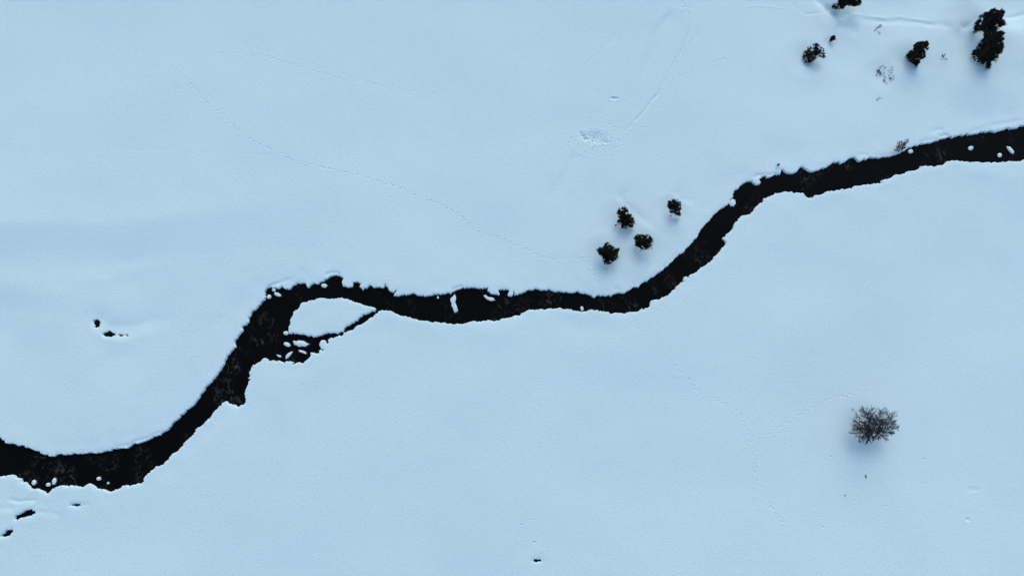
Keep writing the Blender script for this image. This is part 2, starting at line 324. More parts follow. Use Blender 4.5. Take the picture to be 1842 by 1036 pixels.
FINE = 0.09; TOP = 10
fA = np.concatenate([seg_of(f[1], False)[0] for f in feat]); fB = np.concatenate([seg_of(f[1], False)[1] for f in feat])
# pruned distance: bin segments by bounding box
def near_dist(x, y, A, B, reach):
    """distance to the nearest segment, exact below `reach`"""
    out = np.full(x.shape, float(reach)); order = np.argsort(x); xs = x[order]; ys = y[order]; res = out[order]
    for (ax, ay), (bx, by) in zip(A, B):
        i0 = np.searchsorted(xs, min(ax, bx) - reach); i1 = np.searchsorted(xs, max(ax, bx) + reach)
        if i1 <= i0: continue
        sx, sy = xs[i0:i1], ys[i0:i1]
        m = np.nonzero((sy > min(ay, by) - reach) & (sy < max(ay, by) + reach))[0]
        if not len(m): continue
        px, py = sx[m], sy[m]; dx, dy = bx - ax, by - ay; l2 = dx * dx + dy * dy + 1e-12
        t = np.clip(((px - ax) * dx + (py - ay) * dy) / l2, 0, 1)
        d = np.hypot(px - ax - t * dx, py - ay - t * dy)
        k = m + i0; res[k] = np.minimum(res[k], d)
    out[order] = res
    return out
N0 = 40
size = 2 ** TOP
gi, gj = np.meshgrid(np.arange(-N0 // 2, N0 // 2), np.arange(-N0 // 2, N0 // 2), indexing='ij')
cells = np.stack([gi.ravel() * size, gj.ravel() * size], 1)
leaves = []
dA = dents[:, :2]
for lev in range(TOP, -1, -1):
    s = 2 ** lev; sm = s * FINE
    if lev == 0:
        leaves.append((s, cells)); break
    cx, cy = (cells[:, 0] + s / 2) * FINE, (cells[:, 1] + s / 2) * FINE
    reach = sm * 4.5 + 1
    dr = near_dist(cx, cy, rA, rB, reach)
    df = near_dist(cx, cy, fA, fB, reach)
    dd = near_dist(cx, cy, dA, dA, reach)
    split = (sm > np.maximum(FINE, 0.32 * (dr - sm * .7)))
    split |= (sm > np.maximum(0.24, 0.35 * (df - sm * .7 - .6)))
    split |= (sm > np.maximum(FINE, 0.45 * (dd - sm * .7 - .3)))
    inview = (np.abs(cx) < 150) & (cy > -90) & (cy < 120)
    split |= inview & (sm > 1.0)
    split |= (sm > 8) & (np.hypot(cx, cy) < 400)
    leaves.append((s, cells[~split]))
    c = cells[split]; h = s // 2
    cells = np.concatenate([c, c + [h, 0], c + [0, h], c + [h, h]])
vid = {}; vco = []
def vert(k):
    i = vid.get(k)
    if i is None:
        i = len(vco); vid[k] = i; vco.append(k)
    return i
for s, c in leaves:
    for i, j in c.tolist():
        vert((i, j)); vert((i + s, j)); vert((i + s, j + s)); vert((i, j + s))
faces = []
def edge(i0, j0, i1, j1, s, out):
    """corner plus every existing vertex along the edge, bisecting"""
    if s < 2: return
    m = ((i0 + i1) // 2, (j0 + j1) // 2); k = vid.get(m)
    if k is None: return
    edge(i0, j0, m[0], m[1], s // 2, out); out.append(k); edge(m[0], m[1], i1, j1, s // 2, out)
for s, c in leaves:
    for i, j in c.tolist():
        q = []
        cs = [(i, j), (i + s, j), (i + s, j + s), (i, j + s)]
        for a in range(4):
            p, r = cs[a], cs[(a + 1) % 4]
            q.append(vid[p]); edge(p[0], p[1], r[0], r[1], s, q)
        faces.append(q)
gv = np.array(vco, float) * FINE
gx, gy = gv[:, 0], gv[:, 1]
sdist = near_dist(gx, gy, rA, rB, 25.0)
ins = inside(gx, gy, river) & ~inside(gx, gy, island)
for p in pools: ins |= inside(gx, gy, p)
sdist = np.where(ins, -sdist, sdist)
jag = (0.15 * lattice_noise(gx, gy, 0.8, 1) + 0.14 * lattice_noise(gx, gy, 0.33, 2) + 0.12 * lattice_noise(gx, gy, 2.1, 21)) * np.clip(1.2 - np.abs(sdist), 0, 1)
sdn = sdist + jag
smooth = lambda t: np.clip(t, 0, 1) ** 2 * (3 - 2 * np.clip(t, 0, 1))
far = smooth((sdist - 1) / 22)
und = 0.65 * lattice_noise(gx, gy, 42, 3) + 0.16 * lattice_noise(gx, gy, 17, 4) + 0.03 * lattice_noise(gx, gy, 6, 5)
r0 = np.hypot(gx, gy)
hills = smooth((r0 - 260) / 1500) * (30 + 45 * lattice_noise(gx, gy, 500, 6)) * smooth((sdist - 10) / 15)
slope = smooth((gx - 62) / 60) * smooth((gy - 30) / 45)
rough = slope * (1.1 * lattice_noise(gx, gy, 11, 8) + 0.22 * lattice_noise(gx, gy, 3.5, 9))
z = np.maximum(und * (0.12 + 0.88 * far) + 0.12, -0.2 - 1.2 * far) + np.maximum(hills, -0.2) + rough + 0.06 * smooth(sdist / 1.5) * lattice_noise(gx, gy, 2.6, 12) * np.exp(-np.maximum(sdist, 0) / 5) + 0.22 * smooth((sdist - .5) / 4) * lattice_noise(gx, gy, 9, 31) * np.exp(-np.maximum(sdist, 0) / 14)
for kind, pts, w, d in feat:
    K = 5 * w + 4 if kind == 0 else 12 * w + 4
    m = np.nonzero((gx > pts[:, 0].min() - K) & (gx < pts[:, 0].max() + K) & (gy > pts[:, 1].min() - K) & (gy < pts[:, 1].max() + K))[0]
    dd, side, t = seg_dist(gx[m], gy[m], *seg_of(pts, False), want_side=True)
    tap = smooth(t / 0.15) * smooth((1 - t) / (0.15 if kind == 0 else .4))
    wob = 0.75 + 0.45 * lattice_noise(gx[m], gy[m], 2.3, 15)
    if kind == 0:
        z[m] -= d * tap * wob * np.exp(-(dd / w) ** 2)
    else:
        ds = dd * side
        z[m] -= d * tap * np.where(ds > -w * .5, smooth((ds + w * .5) / (w * 1.6)) * np.exp(-np.maximum(ds - w, 0) / (2.2 * w)), 0) + 0.12 * d * tap * np.exp(-(ds / w + .9) ** 2)
for x, y, r, d in wells:
    m = np.nonzero((np.abs(gx - x) < 3 * r) & (np.abs(gy - y) < 3 * r))[0]
    q = np.hypot(gx[m] - x, gy[m] - y) / r
    z[m] -= d * np.exp(-q ** 2 * 1.6) - 0.06 * np.exp(-((q - 1.5) / .4) ** 2)
order = np.argsort(gx); gxs = gx[order]
for x, y, ux, uy, L, w, d in dents:
    i0, i1 = np.searchsorted(gxs, x - 2.2 * L), np.searchsorted(gxs, x + 2.2 * L)
    m = order[i0:i1]; m = m[np.abs(gy[m] - y) < 2.2 * L]
    a = (gx[m] - x) * ux + (gy[m] - y) * uy; b = -(gx[m] - x) * uy + (gy[m] - y) * ux
    q = (a / L) ** 2 + (b / w) ** 2
    z[m] -= d * np.exp(-q ** 1.5) - 0.15 * d * np.exp(-(np.sqrt(q) - 1.5) ** 2 * 6)
# rounded lip, then the bank drops to the river bed
lip = -0.12 * np.exp(-np.maximum(sdn, 0) / 0.25)
z = np.where(sdn > 0, np.maximum(z, -0.42 - 3 * smooth((sdist - 8) / 10)) + lip, z + lip)
drop = smooth(-sdn / 0.12)
z = z * (1 - drop) + (-1.15) * drop
WATER_Z = -0.55
z = np.where(sdn > 0.02, np.maximum(z, WATER_Z + 0.12 - 4 * smooth((sdist - 8) / 8)), z)
gverts = np.stack([gx, gy, z], 1)
print('ground verts', len(gverts), 'faces', len(faces))
me = bpy.data.meshes.new('snow_ground')
nl = np.array([len(f) for f in faces]); flat = np.concatenate([np.array(f) for f in faces])
me.vertices.add(len(gverts)); me.vertices.foreach_set('co', gverts.ravel())
me.loops.add(len(flat)); me.loops.foreach_set('vertex_index', flat)
me.polygons.add(len(nl)); me.polygons.foreach_set('loop_start', np.concatenate([[0], np.cumsum(nl)[:-1]])); me.polygons.foreach_set('loop_total', nl)
me.polygons.foreach_set('use_smooth', np.ones(len(nl), bool))
me.materials.append(M_SNOW); me.update(calc_edges=True); me.validate()
ground = bpy.data.objects.new('snow_ground', me); C.objects.link(ground); ground['kind'] = 'structure'
from mathutils.bvhtree import BVHTree
_g = sorted(zip(gx.tolist(), range(len(gx))))
def ground_z(x, y):
    i0, i1 = np.searchsorted(gxs, x - 1.1), np.searchsorted(gxs, x + 1.1)
    m = order[i0:i1]; k = m[np.argmin((gx[m] - x) ** 2 + (gy[m] - y) ** 2)]
    return float(z[k])

# river water: one sheet with low standing ripples where the camera can see it
def river_sheet():
    xs = np.arange(-640, 641, 2.0); ys = np.arange(-200, 401, 2.0)
    X, Y = np.meshgrid(xs, ys, indexing='ij')
    V = [(a, b, WATER_Z) for a, b in zip(X.ravel(), Y.ravel())]
    ny = len(ys)
    F = [(i * ny + j, (i + 1) * ny + j, (i + 1) * ny + j + 1, i * ny + j + 1) for i in range(len(xs) - 1) for j in range(ny - 1)]
    cx, cy = np.array([V[f[0]][0] + 1 for f in F]), np.array([V[f[0]][1] + 1 for f in F])
    keep = (near_dist(cx, cy, rA, rB, 9.0) < 4.5) | inside(cx, cy, river)
    F = [f for f, k in zip(F, keep) if k]
    o = link('river_water', V, F, M_WATER, smooth=True); o['kind'] = 'structure'
river_sheet()

# ------------------------------------------------------------------ snow-capped stones in the river
random.seed(3)
def mound(shape, label, hcap=0.42, rock=1.18, grey=False):
    pts = [Vector(P(a, b, WATER_Z + 0.25)[:2]) for a, b in shape]
    # resample the outline evenly and round it off
    n = 20; L = [(pts[(i + 1) % len(pts)] - pts[i]).length for i in range(len(pts))]; tot = sum(L); out = []
    for k in range(n):
        t = tot * k / n; i = 0
        while t > L[i]: t -= L[i]; i = (i + 1) % len(L)
        out.append(pts[i].lerp(pts[(i + 1) % len(pts)], t / L[i]))
    out = [(out[i - 1] + out[i] * 2 + out[(i + 1) % n]) / 4 for i in range(n)]
    c = sum(out, Vector((0, 0))) / n
    out = [c + (p - c) * 1.08 * (1 + .10 * math.sin(2.3 * i + len(label)) + random.uniform(-.07, .07)) for i, p in enumerate(out)]
    root = thing('snow_capped_rock', label, 'rock', (c.x, c.y, WATER_Z), 'snow capped stones standing in the river')
    def dome(levels, wob, mat, name, shift=(0, 0)):
        V, F = [], []
        for s, zz in levels:
            for p in out:
                q = (p - c) * s * (1 + random.uniform(-wob, wob)) + Vector(shift)
                V.append((q.x, q.y, zz + random.uniform(-wob, wob) * .3))
        for l in range(len(levels) - 1):
            for i in range(n):
                F.append((l * n + i, l * n + (i + 1) % n, (l + 1) * n + (i + 1) % n, (l + 1) * n + i))
        V.append((shift[0], shift[1], levels[-1][1] + .02)); t = len(V) - 1; b = (len(levels) - 1) * n
        for i in range(n): F.append((b + i, b + (i + 1) % n, t))
        link(name, V, F, mat, root, smooth=True)
    dome([(rock * .95, -.6), (rock, -.05), (rock * .98, .08), (.9, .16)], .08, M_ROCK, 'rock', (.06, .03))
    dome([(.86, .12), (.99, .17), (1.0, .28), (.93, hcap * .85), (.78, hcap * .96), (.5, hcap + .02), (.25, hcap + .04)], .035, M_SNOW, 'snow_cap')
def ell(t, cx, cy, rx, ry, rot=0):
    r = math.radians(rot)
    return t([(cx + rx * math.cos(a) * math.cos(r) - ry * math.sin(a) * math.sin(r), cy + rx * math.cos(a) * math.sin(r) + ry * math.sin(a) * math.cos(r))
              for a in [k * math.tau / 14 for k in range(14)]])
mound(ell(tC, 495, 514, 20, 15), 'small round snow cap at the left corner of the big snow island')
mound(ell(tC, 502, 602, 26, 15, 25), 'oval snow cap just left of the largest snow-covered stone in the side channel')
mound(tC([(550,568),(560,575),(580,580),(612,568),(640,582),(669,600),(655,613),(600,620),(565,606),(549,592)]), 'largest snow-covered stone, long and pale, in the side channel below the big snow island', .5)
mound(tC([(490,705),(500,680),(520,665),(546,657),(532,682),(510,705),(500,713)]), 'slanting narrow snow cap near the lower shore of the side channel')
mound(tC([(591,646),(620,648),(648,662),(652,677),(625,668),(598,660)]), 'thin curved snow cap below the largest snow-covered stone', .35)
mound(tC([(418,680),(450,685),(457,702),(435,698)]), 'tiny sharp snow cap close to the shore, farthest left in the side channel', .3)
mound(ell(tC, 400, 176, 14, 17), 'uppermost snow cap, touching the bank in the cove at the outer bend')
mound(ell(tC, 362, 232, 17, 15, -30), 'round snow cap at the left shore of the cove at the outer bend')
mound(ell(tC, 428, 215, 27, 13, 22), 'slanting oval snow cap, rightmost of the three in the cove at the outer bend')
mound(ell(tC, 789, 146, 22, 15, 10), 'rounded snow cap in the small bay above the big snow island')
mound(ell(tA, 264, 550, 16, 20, 20), 'snow cap with a dark wet stone beside it, leftmost near the lower left shore')
mound(ell(tA, 421, 540, 15, 27, 15), 'tall narrow snow cap, rightmost of the three near the lower left shore')
mound(ell(tA, 375, 567, 17, 14, -20), 'small pointed snow cap between the two bigger ones near the lower left shore')
mound(ell(tA, 767, 520, 16, 14), 'single white snow cap in the wide lower left bend of the river')
mound(ell(tA, 839, 554, 8, 10), 'tiny faint snow cap right of the single white one in the lower left bend', .25)
mound(tD([(648,385),(662,360),(685,350),(696,365),(690,388),(680,402),(700,438),(704,465),(690,487),(676,472),(658,430),(654,405)]), 'tall hourglass shaped snow cap in the middle of the river', .5)
mound(tD([(905,350),(925,350),(942,366),(965,366),(992,378),(980,394),(950,392),(925,376)]), 'long wavy snow cap near the upper shore in the middle of the river', .4)
mound(ell(tD, 551, 367, 7, 10), 'tiny snow cap left of the hourglass shaped one', .3)
mound(ell(tE, 461, 453, 11, 19, -10), 'small upright oval snow cap close to the lower shore below the four pines')
mound(ell(tF, 765, 452, 25, 28), 'round white snow cap at the upper shore where the river narrows and climbs')
mound(ell(tH, 500, 486, 18, 15), 'round snow cap under the bare shrub on the bank')
mound(ell(tH, 967, 461, 19, 15, -20), 'snow cap in midstream at the right, left of the pair')
mound(ell(tH, 1192, 516, 16, 16), 'round snow cap beside the long slanting one at the right edge')
mound(tH([(1246,453),(1270,450),(1302,485),(1303,502),(1285,503),(1262,480)]), 'long slanting snow cap farthest right in the river')

# ------------------------------------------------------------------ trees
class MB:
    def __init__(s): s.v, s.f = [], []
    def tube(s, pts, radii, n=5):
        b = len(s.v); pts = [Vector(p) for p in pts]
        for i, p in enumerate(pts):
            d = (pts[min(i + 1, len(pts) - 1)] - pts[max(i - 1, 0)])
            if d.length < 1e-6: d = Vector((0, 0, 1))
            d.normalize(); a = d.cross(Vector((0.31, 0.2, 0.93)));
            if a.length < .05: a = d.cross(Vector((1, 0, 0)))
            a.normalize(); c = d.cross(a)
            for k in range(n):
                t = k * math.tau / n; s.v.append(p + (a * math.cos(t) + c * math.sin(t)) * radii[i])
        for i in range(len(pts) - 1):
            for k in range(n):
                s.f.append((b + i * n + k, b + i * n + (k + 1) % n, b + (i + 1) * n + (k + 1) % n, b + (i + 1) * n + k))
        s.f.append(tuple(b + (len(pts) - 1) * n + k for k in range(n))); s.f.append(tuple(b + k for k in reversed(range(n))))
    def blade(s, p, d, L, w):
        a = d.cross(Vector((random.uniform(-1, 1), random.uniform(-1, 1), random.uniform(-1, 1))))
        if a.length < .01: return
        a.normalize(); b = len(s.v)
        s.v += [p - a * w * .35, p + a * w * .35, p + d * L * .6 + a * w * .5, p + d * L, p + d * L * .6 - a * w * .5]
        s.f.append((b, b + 1, b + 2, b + 3, b + 4))
    def build(s, name, mat, parent, smooth=False):
        o = parent.location
        return link(name, [v - o for v in s.v], s.f, mat, parent, smooth)
def tuft(mb, p, out, n=14, L=0.38, w=0.075):
    for _ in range(n):
        d = Vector((random.gauss(0, 1), random.gauss(0, 1), random.gauss(0, .8))) * .75 + out
        if d.length < .1: continue
        d.normalize()
        mb.blade(p + Vector((random.gauss(0, .07), random.gauss(0, .07), random.gauss(0, .07))), d, L * random.uniform(.6, 1.15), w)
def in_poly(x, y, poly):
    c = False; j = len(poly) - 1
    for i in range(len(poly)):
        (x1, y1), (x2, y2) = poly[i], poly[j]
        if (y1 > y) != (y2 > y) and x < (x2 - x1) * (y - y1) / (y2 - y1) + x1: c = not c
        j = i
    return c
def to_px(w):
    dx, dy, dz = w[0] - CAMP[0], w[1] - CAMP[1], w[2] - CAMP[2]
    v = dy * ct + dz * st_; d = -(dz * ct - dy * st_)
    return (921 + FOC * dx / d, 518 - FOC * v / d)
def pine(outline, base, h, label, dens=1.0, seed=0, low=.2, group='pines on the snow', name='pine_tree', cat='pine tree', limbs=None):
    """crown envelope: sprays lie on whorled limbs that rise off the stem; their reach follows the surveyed outline"""
    random.seed(seed)
    bx, by, _ = P(*base); bz = ground_z(bx, by) - .25
    root = thing(name, label, cat, (bx, by, bz), group)
    B = Vector((bx, by, bz)); T = Vector((bx + random.uniform(-.1, .1), by + random.uniform(-.1, .1), bz + h))
    tp = to_px(T); bp = to_px(B + Vector((0, 0, h * low)))
    tr = MB(); k = 7
    cen = (sum(p[0] for p in outline) / len(outline), sum(p[1] for p in outline) / len(outline))
    R = max(math.hypot(p[0] - cen[0], p[1] - cen[1]) for p in outline)
    ax = (tp[0] - bp[0], tp[1] - bp[1]); l2 = ax[0] ** 2 + ax[1] ** 2 + 1e-6; lw = min(1, math.sqrt(l2) / (R * 1.1))
    rt = .035 * h * .55
    tr.tube([B.lerp(T, i / k) + Vector((math.sin(i * 2.1 + seed) * .04, math.cos(i * 1.7 + seed) * .04, 0)) for i in range(k + 1)], [rt * (1 - .85 * i / k) for i in range(k + 1)], 7)
    tr.build('trunk', M_PBARK, root, True)
    cr = MB(); br = MB(); NL = .30 + .045 * max(0, h - 3)
    x0, x1 = min(p[0] for p in outline), max(p[0] for p in outline); y0, y1 = min(p[1] for p in outline), max(p[1] for p in outline)
    area = (x1 - x0) * (y1 - y0) * .0144
    N = int(area * 27 * dens); limb_n = 0
    ends = []
    m_ = len(outline); per = [math.hypot(outline[(i + 1) % m_][0] - outline[i][0], outline[(i + 1) % m_][1] - outline[i][1]) for i in range(m_)]
    rim = []
    for i in range(m_):
        for c in range(max(1, int(per[i] * .12 / .30))):
            f = random.random(); rim.append((outline[i][0] + (outline[(i + 1) % m_][0] - outline[i][0]) * f, outline[i][1] + (outline[(i + 1) % m_][1] - outline[i][1]) * f))
    def near_rim(x, y): return min((x - a) ** 2 + (y - b) ** 2 for a, b in rim)
    shrink = (1.5 if h > 4 else .7) ** 2
    def height(x, y):
        s = ((x - bp[0]) * ax[0] + (y - bp[1]) * ax[1]) / l2; s = min(1, max(0, s))
        qx, qy = bp[0] + ax[0] * s, bp[1] + ax[1] * s; da = math.hypot(x - qx, y - qy)
        z1 = low + (1 - low) * s * .97 - .15 * da / R
        rel = min(1, math.hypot(x - tp[0], y - tp[1]) / (R * 1.25)); z2 = 1 - (1 - low) * rel ** 1.1
        return max(low * .6, (z1 * lw + z2 * (1 - lw)) * random.uniform(.86, 1.03)) * h
    for x, y in rim:                                   # pointed shoots that fringe the crown
        k_ = random.uniform(.84, .97); x2, y2 = cen[0] + (x - cen[0]) * k_, cen[1] + (y - cen[1]) * k_
        zz = height(x2, y2); a = Vector(P(x2, y2, bz + zz)); stem = B.lerp(T, min(.97, zz / h * .9))
        e = k_ + random.uniform(.10, .27); b_ = Vector(P(cen[0] + (x - cen[0]) * e, cen[1] + (y - cen[1]) * e, bz + zz + random.uniform(-.05, .2)))
        d = b_ - a; L_ = d.length; d.normalize()
        for c in range(int(6 + 12 * L_)):
            t = random.random(); w_ = d + Vector((random.gauss(0, .3), random.gauss(0, .3), random.gauss(0, .3)))
            w_.normalize(); cr.blade(a + d * L_ * t * .9, w_, .26 * (1 - .35 * t), .055)
        br.tube([a - d * .3, b_ - d * .15], [.02, .008], 3)
    for _ in range(N):
        for _t in range(30):
            x, y = random.uniform(x0, x1), random.uniform(y0, y1)
            if not in_poly(x, y, outline): continue
            nr = near_rim(x, y); g = noise.noise((x / 4, y / 4, seed * 7.3))
            if nr > shrink and not (g < -.2 and nr < (R * .3) ** 2) and g > -.5: break
        else: continue
        s = ((x - bp[0]) * ax[0] + (y - bp[1]) * ax[1]) / l2; s = min(1, max(0, s))
        qx, qy = bp[0] + ax[0] * s, bp[1] + ax[1] * s; da = math.hypot(x - qx, y - qy)
        z1 = low + (1 - low) * s * .97 - .15 * da / R
        rel = min(1, math.hypot(x - tp[0], y - tp[1]) / (R * 1.25)); z2 = 1 - (1 - low) * rel ** 1.1
        zz = max(low * .6, (z1 * lw + z2 * (1 - lw)) * random.uniform(.86, 1.03)) * h
        p = Vector(P(x, y, bz + zz))
        stem = B.lerp(T, min(.97, zz / h * .9)); out = p - stem
        if out.length > .01: out = out.normalized()
        ends.append((p, stem)); edge_n = 13
        tuft(cr, p, out * 1.5 + Vector((0, 0, .35)), edge_n, NL, .07)
        if random.random() < .35:                       # inner spray on the same limb, lower down
            p2 = p.lerp(stem, random.uniform(.2, .6)) - Vector((0, 0, random.uniform(.1, .5)))
            if p2.z > bz + .3: tuft(cr, p2, out, 9, .34, .08)
    random.shuffle(ends)
    for p, stem in ends[:max(14, int(N * .16))]:
        st0 = Vector((stem.x, stem.y, max(bz + .2, p.z - (p - stem).length * .35)))
        mid = st0.lerp(p, .55) + Vector((0, 0, (p - st0).length * .06)); r = .02 + .012 * (p - st0).length
        br.tube([st0, mid, p], [r, r * .7, r * .3], 4)
    for a in (limbs or []):
        pts = [Vector(P(x, y, bz + zz)) for x, y, zz in a]
        br.tube(pts, [.07 - .04 * i / len(pts) for i in range(len(pts))], 5)
    br.build('branches', M_PBARK, root); cr.build('crown', M_PINE, root)
    return root

G4 = 'four young pines above the river bend'
pine(tR([(465,320),(480,290),(510,285),(540,275),(560,290),(570,320),(575,345),(605,345),(615,380),(625,425),(605,455),(580,465),(565,445),(545,470),(510,460),(490,440),(470,420),(475,400),(490,385),(470,350)]),
     (1119,401), 4.6, 'tall two lobed dark pine, uppermost left of the four pines above the river', seed=1, group=G4)
pine(tR([(630,570),(645,540),(680,530),(720,535),(750,530),(790,560),(797,600),(790,640),(797,655),(770,665),(740,660),(700,672),(685,685),(660,665),(640,630),(637,600)]),
     (1152,446), 4.4, 'dense squarish dark pine closest to the river of the four', seed=2, group=G4)
pine(tR([(283,670),(300,650),(330,655),(350,620),(385,605),(400,630),(430,645),(455,665),(480,655),(475,690),(462,710),(475,740),(440,770),(405,795),(390,807),(350,795),(335,765),(330,735),(295,705)]),
     (1089,464), 4.6, 'star shaped dark pine, lowest left of the four pines above the river', seed=3, group=G4)
pine(tR([(935,265),(945,225),(985,203),(1020,208),(1058,235),(1050,270),(1060,285),(1045,310),(1062,345),(1045,355),(1010,340),(985,325),(955,320),(950,285)]),
     (1207,381), 4.2, 'smallest and rightmost of the four pines, with a snow drift curving past it', seed=4, group=G4)
pine(tS([(115,820),(145,775),(185,760),(200,715),(245,710),(270,670),(325,655),(355,680),(360,715),(385,710),(420,745),(430,790),(445,870),(420,880),(405,850),(400,800),(340,805),(308,850),(300,900),(215,930),(155,935),(150,890),(120,850)]),
     (1463,107), 3.4, 'open crescent shaped pine with bare twigs showing on its lower right', seed=5, low=.25, dens=.62,
     limbs=[[(1463,107,.4),(1468,103,1.4),(1474,98,2.2),(1479,96,2.6)], [(1463,107,.5),(1470,104,1.2),(1476,100,1.9),(1481,104,2.0)], [(1463,107,.4),(1457,103,1.4),(1450,101,1.8)]])
pine(tS([(523,580),(540,560),(585,535),(600,560),(600,590),(560,612),(525,610)]), (1495,74), 1.8, 'tiny round pine standing alone above right of the open crescent shaped pine', seed=6, dens=1.6)
pine(tS([(555,100),(570,60),(640,60),(640,10),(700,-60),(850,-120),(950,-60),(990,50),(960,80),(910,95),(850,90),(800,75),(740,90),(715,130),(680,130),(665,105),(620,125),(570,130)]),
     (1512,14), 5.0, 'dark pine cut off by the top edge, beside the curved trough in the snow', seed=7, low=.2)
pine(tT([(255,410),(270,340),(330,300),(340,240),(380,210),(460,190),(500,160),(550,130),(590,160),(640,140),(685,180),(670,220),(650,280),(710,340),(680,370),(620,400),(560,430),(470,480),(410,480),(390,430),(330,485),(270,460)]),
     (1757,56), 7.4, 'upper of the two big touching pines in the top right corner', seed=8, low=.15)
pine(tT([(400,540),(400,490),(440,470),(500,480),(560,430),(640,460),(680,490),(660,530),(680,570),(650,600),(670,660),(640,760),(590,780),(580,850),(560,885),(510,860),(490,900),(470,980),(430,980),(420,910),(350,880),(320,830),(290,790),(230,820),(240,740),(300,680),(340,600),(400,570)]),
     (1757,106), 7.6, 'lower and larger of the two big touching pines in the top right corner', seed=9, low=.15)
pine(tU([(420,510),(460,450),(510,430),(510,380),(545,350),(600,345),(635,335),(668,350),(655,400),(665,425),(630,440),(620,470),(635,495),(620,525),(580,525),(565,570),(540,605),(500,570),(480,520)]),
     (1637,107), 6.2, 'slanting dark pine with ragged lobes, left of the tiny sapling', seed=10, low=.15)

# saplings and buried shrubs whose tips show through the snow
def tips(name, label, cat, base, spots, mat, h=.5, group=None, stems=True, n=10, L=.3):
    random.seed(int(base[0] * 3 + base[1]))
    bx, by, _ = P(*base); bz = ground_z(bx, by) - .1
    root = thing(name, label, cat, (bx, by, bz), group)
    cr, br = MB(), MB(); B = Vector((bx, by, bz))
    for x, y, r in spots:
        for _ in range(max(1, int(r * r * 1.1))):
            a, q = random.uniform(0, 6.28), r * math.sqrt(random.random())
            px, py = x + q * math.cos(a), y + q * math.sin(a)
            zz = h * random.uniform(.6, 1.1); p = Vector(P(px, py, 0)); p.z = ground_z(p.x, p.y) + zz * .7
            p = Vector(P(px, py, p.z)); tuft(cr, p, Vector((0, 0, .5)), n, L, .06)
        p = Vector(P(x, y, 0)); p.z = ground_z(p.x, p.y) + h * .5
        if stems: br.tube([B, B.lerp(p, .6), p], [.04, .03, .015], 4)
    if stems: br.build('stem', M_PBARK, root)
    cr.build('foliage', mat, root)
tips('pine_sapling', 'tiny dark sapling just left of the tall two lobed pine', 'sapling', (1107,406), [(1107,405.5,1.8),(1110,404,1.0)], M_PINE, .6, 'small saplings')
tips('pine_sapling', 'tiny dark sapling below left of the smallest of the four pines', 'sapling', (1206,389), [(1206.5,388,1.3)], M_PINE, .5, 'small saplings')
tips('pine_sapling', 'small split sapling between the slanting pine and the two big pines', 'sapling', (1697,104), Z(0,0,1,[]) + [(1696.5,100.5,2.2),(1699.5,98.5,1.3),(1701.5,108.5,1.5)], M_PINE, .8, 'small saplings')
tips('pine_sapling', 'small dark bush standing on the bank just above the river', 'bush', (1400,298), [(1399.5,297,2.0),(1401.5,294.5,1.2),(1398,299,1.2)], M_PINE, .8, 'small saplings', n=12)
bs = [(x, y, r) for (x, y), r in zip(tU([(125,665),(110,655),(145,680),(130,645),(155,700),(180,680),(192,625),(175,605),(140,622),(238,652),(268,622),(275,655),(262,690),(290,710),(250,735),(268,745),(288,750),(188,755),(200,740),(210,785),(182,720),(108,705),(240,715)]),
                          (2.4,1.8,2.0,1.2,1.2,.9,.8,.8,.8,.8,.8,.9,1.3,1.2,1.4,1.5,.9,1.8,1.1,.9,.9,1.0,.8))]
tips('buried_shrub', 'half buried conifer shrub with scattered brown tips poking out of the snow', 'shrub', (1585,132), bs, M_DRY, .35, None, stems=False, n=12, L=.28)

# bare wood
def grow(mb, p, d, L, r, depth, up_=.12, spread=.55):
    n = 4 if depth > 0 else 3; pts = [p]; q = p.copy(); dd = d.normalized()
    for i in range(n):
        dd = (dd + Vector((random.gauss(0, .1), random.gauss(0, .1), random.gauss(0, .1) + up_ * .15))).normalized()
        q = q + dd * L / n; pts.append(q.copy())
    mb.tube(pts, [max(.0075, r * (1 - .6 * i / n)) for i in range(n + 1)], 5 if r > .05 else 3)
    if depth <= 0: return
    k = 7 if depth > 1 else 7
    for c in range(k):
        t = .25 + .75 * (c + random.random() * .8) / k; t = min(.98, t); i = min(n - 1, int(t * n)); f = t * n - i
        s = pts[i].lerp(pts[i + 1], f)
        ang = Vector((random.gauss(0, 1), random.gauss(0, 1), random.gauss(0, .8))); ang -= ang.dot(dd) * dd
        if ang.length < .05: continue
        nd = (dd + ang.normalized() * spread * random.uniform(.7, 1.4)).normalized()
        grow(mb, s, nd, L * random.uniform(.38, .58) * (1.15 - .35 * t), r * .5, depth - 1, up_, spread)
